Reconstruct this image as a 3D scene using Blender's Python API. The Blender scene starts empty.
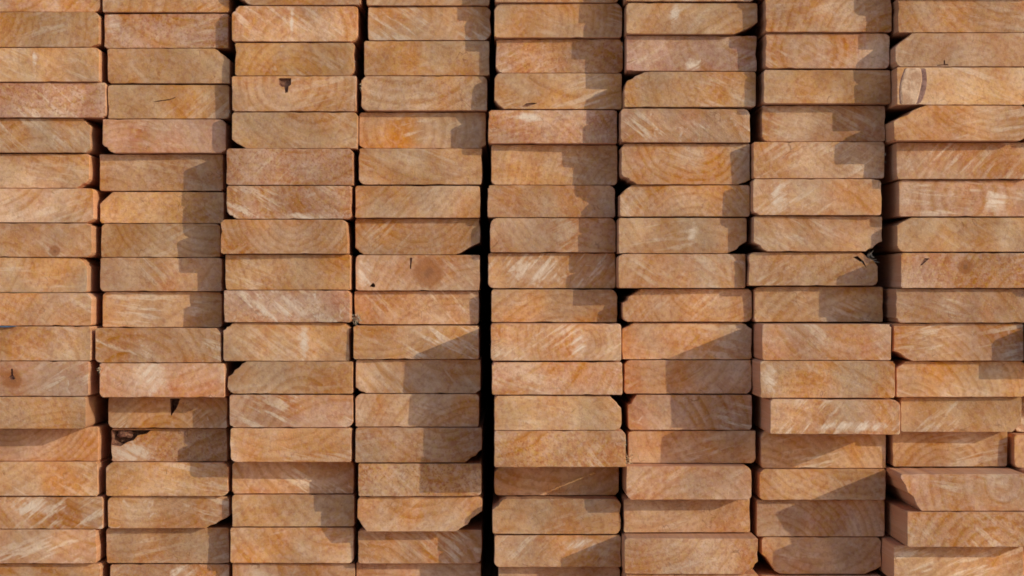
import bpy, bmesh, math, random
from mathutils import Vector, noise
sc = bpy.context.scene
# ---------------------------------------------------------------- camera
DIST = 2.2
cam_d = bpy.data.cameras.new('camera'); cam = bpy.data.objects.new('camera', cam_d)
sc.collection.objects.link(cam); sc.camera = cam
cam.location = (0, -DIST, 0); cam.rotation_euler = (math.radians(90), 0, 0)
cam_d.sensor_width = 36; cam_d.lens = 36 * DIST / 1.11616
cam_d.clip_start = .05; cam_d.clip_end = 500
# ---------------------------------------------------------------- light
SUN = Vector((1.45, -1.0, .585)).normalized()
elev = math.asin(SUN.z); rot = math.atan2(SUN.x, SUN.y)
w = bpy.data.worlds.new('World'); sc.world = w; w.use_nodes = True
nt = w.node_tree; bg = nt.nodes['Background']
sky = nt.nodes.new('ShaderNodeTexSky'); sky.sky_type = 'NISHITA'; sky.sun_disc = False
sky.sun_elevation = elev; sky.sun_rotation = rot; sky.air_density = 1.6; sky.dust_density = 1; sky.ozone_density = 2.5
nt.links.new(sky.outputs[0], bg.inputs[0]); bg.inputs[1].default_value = .15
sd = bpy.data.lights.new('sun', 'SUN'); so = bpy.data.objects.new('sun', sd); sc.collection.objects.link(so)
sd.energy = 2.0; sd.angle = math.radians(.5); sd.color = (1, .95, .61)
so.rotation_euler = (-SUN).to_track_quat('-Z', 'Y').to_euler(); so.location = SUN * 5
sc.view_settings.view_transform = 'Standard'; sc.view_settings.look = 'None'
sc.view_settings.exposure = 0.07; sc.view_settings.gamma = 1.0
sc.cycles.pixel_filter_type = 'GAUSSIAN'; sc.cycles.filter_width = 1.9
sc.cycles.max_bounces = 8; sc.cycles.diffuse_bounces = 5
# ---------------------------------------------------------------- materials
class NT:
    def __init__(s, name):
        s.m = bpy.data.materials.new(name); s.m.use_nodes = True; s.t = s.m.node_tree
        s.b = s.t.nodes['Principled BSDF']
    def n(s, kind, **kw):
        o = s.t.nodes.new(kind)
        for k, v in kw.items(): setattr(o, k, v)
        return o
    def put(s, sock, v):
        if hasattr(v, 'is_output') or isinstance(v, bpy.types.NodeSocket): s.t.links.new(v, sock)
        else: sock.default_value = v
    def math(s, op, a, b=0.0, c=None, clamp=False):
        o = s.n('ShaderNodeMath', operation=op, use_clamp=clamp)
        s.put(o.inputs[0], a); s.put(o.inputs[1], b)
        if c is not None: s.put(o.inputs[2], c)
        return o.outputs[0]
    def attr(s, name):
        o = s.n('ShaderNodeAttribute', attribute_type='OBJECT', attribute_name=name); return o.outputs['Fac']
    def mix(s, f, a, b, mode='MIX'):
        o = s.n('ShaderNodeMix', data_type='RGBA', blend_type=mode)
        s.put(o.inputs[0], f); s.put(o.inputs[6], a); s.put(o.inputs[7], b); return o.outputs[2]
    def ss(s, v, lo, hi, a=0.0, b=1.0):
        o = s.n('ShaderNodeMapRange', interpolation_type='SMOOTHSTEP')
        for i, x in enumerate((v, lo, hi, a, b)): s.put(o.inputs[i], x)
        return o.outputs[0]
    def noise(s, vec, scale, detail=2.0, rough=.5, dist=0.0, w=None):
        o = s.n('ShaderNodeTexNoise', noise_dimensions='4D')
        s.put(o.inputs['Vector'], vec); s.put(o.inputs['Scale'], scale)
        o.inputs['Detail'].default_value = detail; o.inputs['Roughness'].default_value = rough
        o.inputs['Distortion'].default_value = dist
        if w is not None: s.put(o.inputs['W'], w)
        return o.outputs['Fac']
def col(r, g, b): return (r, g, b, 1)

def wood():
    t = NT('pine_wood')
    tc = t.n('ShaderNodeTexCoord')
    sc_ = t.n('ShaderNodeVectorMath', operation='MULTIPLY'); t.put(sc_.inputs[0], tc.outputs['Object']); sc_.inputs[1].default_value = (1, .03, 1)
    P = sc_.outputs[0]
    sep = t.n('ShaderNodeSeparateXYZ'); t.put(sep.inputs[0], tc.outputs['Object'])
    x, y, z = sep.outputs
    seed = t.attr('seed'); hue = t.attr('hue'); rg = t.attr('rg'); st = t.attr('st'); sp = t.attr('sp')
    # growth rings round the pith
    dx = t.math('SUBTRACT', x, t.attr('px')); dz = t.math('SUBTRACT', z, t.attr('pz'))
    r = t.math('SQRT', t.math('ADD', t.math('MULTIPLY', dx, dx), t.math('MULTIPLY', dz, dz)))
    wob = t.noise(P, 22, 2, .5, 0, seed)
    r = t.math('ADD', r, t.math('MULTIPLY', t.math('SUBTRACT', wob, .5), .012))
    fine = t.noise(P, 130, 2, .6, 0, seed)
    r2 = t.math('ADD', r, t.math('MULTIPLY', t.math('SUBTRACT', fine, .5), .0014))
    ph = t.math('FRACT', t.math('DIVIDE', r2, t.attr('rs')))
    late = t.math('MULTIPLY', t.ss(ph, .35, .86), t.ss(ph, 1.0, .92))
    # uneven years: some bands darker than others
    cmb = t.n('ShaderNodeCombineXYZ'); t.put(cmb.inputs[0], t.math('MULTIPLY', r, 95)); t.put(cmb.inputs[1], seed)
    yr = t.n('ShaderNodeTexNoise', noise_dimensions='3D'); t.put(yr.inputs['Vector'], cmb.outputs[0]); yr.inputs['Scale'].default_value = 1; yr.inputs['Detail'].default_value = 1
    yrs = t.ss(yr.outputs['Fac'], .36, .66)
    patch = t.ss(t.noise(P, 26, 3, .6, .3, t.math('ADD', seed, 7.3)), .34, .66)
    # base colours of the wood
    tan = t.mix(patch, col(.68, .412, .25), col(.57, .295, .16))
    pink = t.mix(patch, col(.65, .39, .34), col(.50, .245, .215))
    c = t.mix(hue, tan, pink)
    ringf = t.math('MULTIPLY', t.math('MULTIPLY', late, t.math('MULTIPLY_ADD', yrs, .75, .25)), rg)
    ringf = t.math('MULTIPLY', ringf, t.math('MULTIPLY_ADD', patch, .4, .6))
    c = t.mix(t.math('MULTIPLY', ringf, 1.15, clamp=True), c, col(.38, .16, .065))
    band = t.math('MULTIPLY', t.math('MULTIPLY', yrs, rg), .62, clamp=True)
    c = t.mix(band, c, col(.53, .235, .09))
    # orange heartwood near the pith
    hf = t.ss(r, t.attr('hr'), t.math('MULTIPLY', t.attr('hr'), .45))
    c = t.mix(t.math('MULTIPLY', hf, .75), c, col(.52, .22, .08))
    # blotches of resin / moisture
    bl = t.ss(t.noise(P, 60, 3, .65, .6, t.math('ADD', seed, 2.2)), .58, .74)
    c = t.mix(t.math('MULTIPLY', bl, .55), c, col(.44, .19, .095))
    # sawn fibre: pale streaks along the blade's direction
    rotn = t.n('ShaderNodeVectorRotate', rotation_type='Y_AXIS'); t.put(rotn.inputs['Vector'], P); t.put(rotn.inputs['Angle'], t.attr('ang'))
    m1 = t.n('ShaderNodeVectorMath', operation='MULTIPLY'); t.put(m1.inputs[0], rotn.outputs[0]); m1.inputs[1].default_value = (22, 1, 165)
    sk = t.noise(m1.outputs[0], 1, 3, .6, .3, seed)
    cover = t.ss(t.noise(P, 17, 2, .5, .4, t.math('ADD', seed, 4.4)), .42, .62)
    pale = t.math('MULTIPLY', t.ss(sk, .49, .62), cover)
    c = t.mix(t.math('MULTIPLY', pale, t.math('MULTIPLY_ADD', st, .95, .34), clamp=True), c, col(.78, .58, .50))
    # coarse white crumbs where st is high
    cr = t.ss(t.noise(P, 85, 2, .6, .9, t.math('ADD', seed, 9.9)), .62, .76)
    c = t.mix(t.math('MULTIPLY', cr, t.math('MULTIPLY', st, .9), clamp=True), c, col(.80, .62, .58))
    # millimetre mottle of the rough end grain: red-brown, ochre, ashy pink
    g1 = t.noise(P, 210, 1, .5, .2, t.math('ADD', seed, 11.1)); g2 = t.noise(P, 190, 1, .5, .2, t.math('ADD', seed, 13.7)); g3 = t.noise(P, 200, 1, .5, .2, t.math('ADD', seed, 17.9))
    amt = t.math('MULTIPLY_ADD', sp, .5, .55)
    c = t.mix(t.math('MULTIPLY', t.ss(g1, .48, .70), t.math('MULTIPLY', amt, 0.56), clamp=True), c, col(.37, .135, .095))
    c = t.mix(t.math('MULTIPLY', t.ss(g2, .48, .70), t.math('MULTIPLY', amt, 0.50), clamp=True), c, col(.68, .45, .41))
    c = t.mix(t.math('MULTIPLY', t.ss(g3, .48, .70), t.math('MULTIPLY', amt, 0.30), clamp=True), c, col(.60, .37, .10))
    # fine pores, dark and pale
    f1 = t.noise(P, 420, 2, .7, 0, seed)
    c = t.mix(t.math('MULTIPLY', t.ss(f1, .50, .72), t.math('MULTIPLY_ADD', sp, .7, .22), clamp=True), c, col(.36, .135, .065))
    f2 = t.noise(P, 300, 2, .7, 0, t.math('ADD', seed, 5.5))
    c = t.mix(t.math('MULTIPLY', t.ss(f2, .54, .74), t.math('MULTIPLY_ADD', sp, .5, .22), clamp=True), c, col(.70, .47, .30))
    # broad dull and bright fields
    lo = t.noise(P, 14, 2, .5, .3, t.math('ADD', seed, 21.0))
    bc = t.n('ShaderNodeHueSaturation'); t.put(bc.inputs['Color'], c); t.put(bc.inputs['Value'], t.ss(lo, .32, .68, .82, 1.14)); t.put(bc.inputs['Saturation'], t.ss(t.noise(P, 19, 2, .5, .3, t.math('ADD', seed, 25.0)), .3, .7, .84, 1.14)); c = bc.outputs[0]
    # small knot
    kx = t.math('SUBTRACT', x, t.attr('kx')); kz = t.math('SUBTRACT', z, t.attr('kz'))
    kd = t.math('DIVIDE', t.math('SQRT', t.math('ADD', t.math('MULTIPLY', kx, kx), t.math('MULTIPLY', kz, kz))), t.math('MAXIMUM', t.attr('kr'), .0001))
    kd = t.math('ADD', kd, t.math('MULTIPLY', t.math('SUBTRACT', fine, .5), .9))
    c = t.mix(t.math('MULTIPLY', t.ss(kd, 1.25, .75), .75), c, col(.34, .13, .06))
    # one whitish patch of torn fibre
    wx = t.math('DIVIDE', t.math('SUBTRACT', x, t.attr('wx')), t.attr('wr')); wz = t.math('DIVIDE', t.math('SUBTRACT', z, t.attr('wz')), t.attr('wh'))
    wd_ = t.math('SQRT', t.math('ADD', t.math('MULTIPLY', wx, wx), t.math('MULTIPLY', wz, wz)))
    wd_ = t.math('ADD', wd_, t.math('MULTIPLY', t.math('SUBTRACT', t.noise(P, 170, 3, .6, .4, seed), .5), 2.2))
    c = t.mix(t.math('MULTIPLY', t.ss(wd_, 1.2, .2), t.ss(sk, .42, .58, .25, .95)), c, col(.80, .63, .58))
    # fine drying checks running out from the pith
    an = t.n('ShaderNodeCombineXYZ'); t.put(an.inputs[0], t.math('MULTIPLY', t.math('ARCTAN2', dz, dx), 9)); t.put(an.inputs[1], t.math('MULTIPLY', r, 45)); t.put(an.inputs[2], seed)
    ck = t.n('ShaderNodeTexNoise', noise_dimensions='3D'); t.put(ck.inputs['Vector'], an.outputs[0]); ck.inputs['Scale'].default_value = 1; ck.inputs['Detail'].default_value = 1
    cl = t.math('ABSOLUTE', t.math('SUBTRACT', ck.outputs['Fac'], .5))
    cl = t.math('MULTIPLY', t.ss(cl, .012, .002), t.ss(t.noise(P, 34, 2, .5, .2, t.math('ADD', seed, 31.0)), .56, .66))
    c = t.mix(t.math('MULTIPLY', cl, .55), c, col(.22, .09, .05))
    c = t.mix(t.math('MULTIPLY', t.ss(kd, .45, .1), .5), c, col(.20, .09, .06))
    # long sides: planed, paler, with the gaps' warm bounce put into a redder tint
    g = t.n('ShaderNodeNewGeometry'); sg = t.n('ShaderNodeSeparateXYZ'); t.put(sg.inputs[0], g.outputs['True Normal'])
    side = t.ss(t.math('ABSOLUTE', sg.outputs[1]), .75, .35)
    c = t.mix(t.math('MULTIPLY', side, .6), c, col(.66, .36, .25))
    v = t.n('ShaderNodeHueSaturation'); t.put(v.inputs['Color'], c); t.put(v.inputs['Value'], t.attr('val')); v.inputs['Saturation'].default_value = 1.06
    t.put(t.b.inputs['Base Color'], v.outputs[0])
    t.b.inputs['Roughness'].default_value = .78; t.b.inputs['Specular IOR Level'].default_value = .25
    # sawn relief
    b0 = t.noise(P, 500, 3, .7, 0, seed); b1 = sk
    h = t.math('ADD', t.math('MULTIPLY', b0, .55), t.math('MULTIPLY', b1, t.math('MULTIPLY_ADD', st, .5, .3)))
    h = t.math('ADD', h, t.math('MULTIPLY', t.noise(P, 70, 2, .5, 0, seed), .9))
    bp = t.n('ShaderNodeBump'); bp.inputs['Strength'].default_value = .6; bp.inputs['Distance'].default_value = .0016
    t.put(bp.inputs['Height'], h); t.put(t.b.inputs['Normal'], bp.outputs[0])
    return t.m

def simple(name, ca, cb, scale, rough=.85, bump=.4):
    t = NT(name); tc = t.n('ShaderNodeTexCoord'); P = tc.outputs['Object']
    f = t.ss(t.noise(P, scale, 4, .65, .5, 1.3), .35, .65)
    t.put(t.b.inputs['Base Color'], t.mix(f, col(*ca), col(*cb)))
    t.b.inputs['Roughness'].default_value = rough; t.b.inputs['Specular IOR Level'].default_value = .2
    bp = t.n('ShaderNodeBump'); bp.inputs['Strength'].default_value = bump; bp.inputs['Distance'].default_value = .002
    t.put(bp.inputs['Height'], t.noise(P, scale * 2, 3, .6, 0, 3.3)); t.put(t.b.inputs['Normal'], bp.outputs[0])
    return t.m
WOOD = wood()
BARK = simple('bark', (.16, .06, .05), (.32, .16, .12), 300)
KNOT = simple('knot_wood', (.74, .50, .40), (.50, .28, .20), 140)
RIM = simple('knot_bark', (.17, .085, .085), (.34, .19, .18), 200)
GREYF = simple('grey_fibre', (.34, .29, .27), (.60, .52, .46), 350)
WHITEF = simple('white_fibre', (.75, .62, .50), (.55, .42, .32), 300)
BLUE = simple('blue_film', (.10, .22, .42), (.16, .30, .50), 200, .45, .1)
DARKC = simple('dark_check', (.06, .025, .02), (.13, .05, .035), 400)

# ---------------------------------------------------------------- geometry
LENGTH = 2.44; SHEAR_X = .006
def outline(x0, x1, z0, z1, ch, rng, tilt=0.0):
    """board end in mm, anticlockwise seen from the front, with its lost corners and slightly ragged edges"""
    def corner(k):
        if k in ch: return ch[k], True
        e = rng.uniform(1.0, 2.6) if rng.random() < .72 else rng.uniform(3, 6.5); return (e, e * rng.uniform(.8, 1.2)), False
    pts = []
    def arc(cx, cz, dx, dz, a0, big):
        n = 5 if big else 3
        for i in range(n + 1):
            u = i / n
            # between a straight cut and a round one
            ang = math.radians(a0 + 90 * u)
            rx, rz = math.cos(ang), math.sin(ang)
            ax, az = math.cos(math.radians(a0)), math.sin(math.radians(a0))
            bx, bz = math.cos(math.radians(a0 + 90)), math.sin(math.radians(a0 + 90))
            lx, lz = ax * (1 - u) + bx * u, az * (1 - u) + bz * u
            m = .22 if big else .7
            j = rng.uniform(-.10, .06) if big and 0 < i < n else 0
            pts.append((cx + dx * (m * rx + (1 - m) * lx + j * rx), cz + dz * (m * rz + (1 - m) * lz + j * rz)))
    (a, b), g = corner('BL'); arc(x0 + a, z0 + b, a, b, 180, g)
    (a, b), g = corner('BR'); arc(x1 - a, z0 + b, a, b, 270, g)
    (a, b), g = corner('TR'); arc(x1 - a, z1 - b, a, b, 0, g)
    (a, b), g = corner('TL'); arc(x0 + a, z1 - b, a, b, 90, g)
    out = []
    n = len(pts)
    for i in range(n):
        p, q = pts[i], pts[(i + 1) % n]
        L = math.hypot(q[0] - p[0], q[1] - p[1]); k = max(1, int(L / 7))
        for j in range(k):
            u = j / k
            out.append([p[0] + (q[0] - p[0]) * u, p[1] + (q[1] - p[1]) * u])
    mx, mz = (x0 + x1) / 2, (z0 + z1) / 2
    s = rng.uniform(0, 100)
    for p in out:                                   # ragged, always inwards so that boards never cross
        k = abs(noise.noise(Vector((p[0] * .09, p[1] * .09, s)))) * 1.5 + rng.uniform(0, .5) + (rng.uniform(.5, 2.4) if rng.random() < .07 else 0)
        p[0] -= math.copysign(min(k * .6, 1.6), p[0] - mx); p[1] -= math.copysign(k * .30, p[1] - mz)
        p[1] += (p[0] - mx) * -tilt
    return out

def board_mesh(name, pts, front, rng, cut=None, square=False):
    """pts in mm relative to the object's origin (centre of the face)"""
    bm = bmesh.new()
    sx, sz = rng.uniform(-.022, .022), rng.uniform(-.03, .03)      # the saw was not quite square
    if square: sx = sz = 0
    def fy(x, z): return x * sx + z * sz
    n = len(pts)
    rimw = .45
    cx = sum(p[0] for p in pts) / n; cz = sum(p[1] for p in pts) / n
    inner = []
    for p in pts:
        d = math.hypot(p[0] - cx, p[1] - cz)
        ax = p[0] - math.copysign(min(rimw, abs(p[0] - cx) * .1), p[0] - cx); az = p[1] - math.copysign(rimw, p[1] - cz)
        inner.append(bm.verts.new((ax / 1e3, fy(ax, az) / 1e3, az / 1e3)))
    outer = [bm.verts.new((p[0] / 1e3, (fy(*p) + .5 + rng.uniform(0, .25)) / 1e3, p[1] / 1e3)) for p in pts]
    mid = [bm.verts.new((p[0] / 1e3, .18, p[1] / 1e3)) for p in pts]
    back = [bm.verts.new((p[0] / 1e3 + SHEAR_X, LENGTH, p[1] / 1e3 - .007)) for p in pts]   # far end sheared to block sky light through the joints
    bm.faces.new(inner)
    for A, B in ((inner, outer), (outer, mid), (mid, back)):
        for i in range(n):
            j = (i + 1) % n
            bm.faces.new((A[i], B[i], B[j], A[j]))
    bm.faces.new(list(reversed(back)))
    bmesh.ops.recalc_face_normals(bm, faces=bm.faces)
    me = bpy.data.meshes.new(name); bm.to_mesh(me); bm.free()
    me.materials.append(WOOD)
    if cut:                                                        # a real pocket in the end grain
        for verts, depth in cut:
            me = pocket(me, verts, depth)
    return me

def pocket(me, poly, depth):
    a = bpy.data.objects.new('tmp_a', me); sc.collection.objects.link(a)
    bm = bmesh.new(); n = len(poly)
    f = [bm.verts.new((x / 1e3, -.01, z / 1e3)) for x, z in poly]
    gx = sum(p[0] for p in poly) / n; gz = sum(p[1] for p in poly) / n
    k = [bm.verts.new(((gx + (x - gx) * .6) / 1e3, depth / 1e3, (gz + (z - gz) * .6) / 1e3)) for x, z in poly]
    bm.faces.new(f); bm.faces.new(list(reversed(k)))
    for i in range(n):
        j = (i + 1) % n; bm.faces.new((f[i], k[i], k[j], f[j]))
    bmesh.ops.recalc_face_normals(bm, faces=bm.faces)
    cm = bpy.data.meshes.new('tmp'); bm.to_mesh(cm); bm.free(); cm.materials.append(BARK)
    b = bpy.data.objects.new('tmp_b', cm); sc.collection.objects.link(b)
    md = a.modifiers.new('b', 'BOOLEAN'); md.object = b; md.operation = 'DIFFERENCE'; md.solver = 'EXACT'
    md.material_mode = 'TRANSFER'
    dg = bpy.context.evaluated_depsgraph_get(); dg.update()
    new = bpy.data.meshes.new_from_object(a.evaluated_get(dg))
    bpy.data.objects.remove(a); bpy.data.objects.remove(b); bpy.data.meshes.remove(cm)
    return new

# unseen ground, added just below the lowest boards to bounce warm fill light
t = NT('bounce_ground'); tc = t.n('ShaderNodeTexCoord')
t.put(t.b.inputs['Base Color'], t.mix(t.ss(t.noise(tc.outputs['Object'], 60, 4, .7, .3, 1.), .35, .65), col(.56, .42, .35), col(.44, .32, .26)))
t.b.inputs['Roughness'].default_value = .95
bm = bmesh.new(); bmesh.ops.create_grid(bm, x_segments=60, y_segments=60, size=60)
gm = bpy.data.meshes.new('ground'); bm.to_mesh(gm); bm.free(); gm.materials.append(t.m)
go = bpy.data.objects.new('ground', gm); sc.collection.objects.link(go); go.location = (0, 0, -.43); go['kind'] = 'structure'
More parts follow.
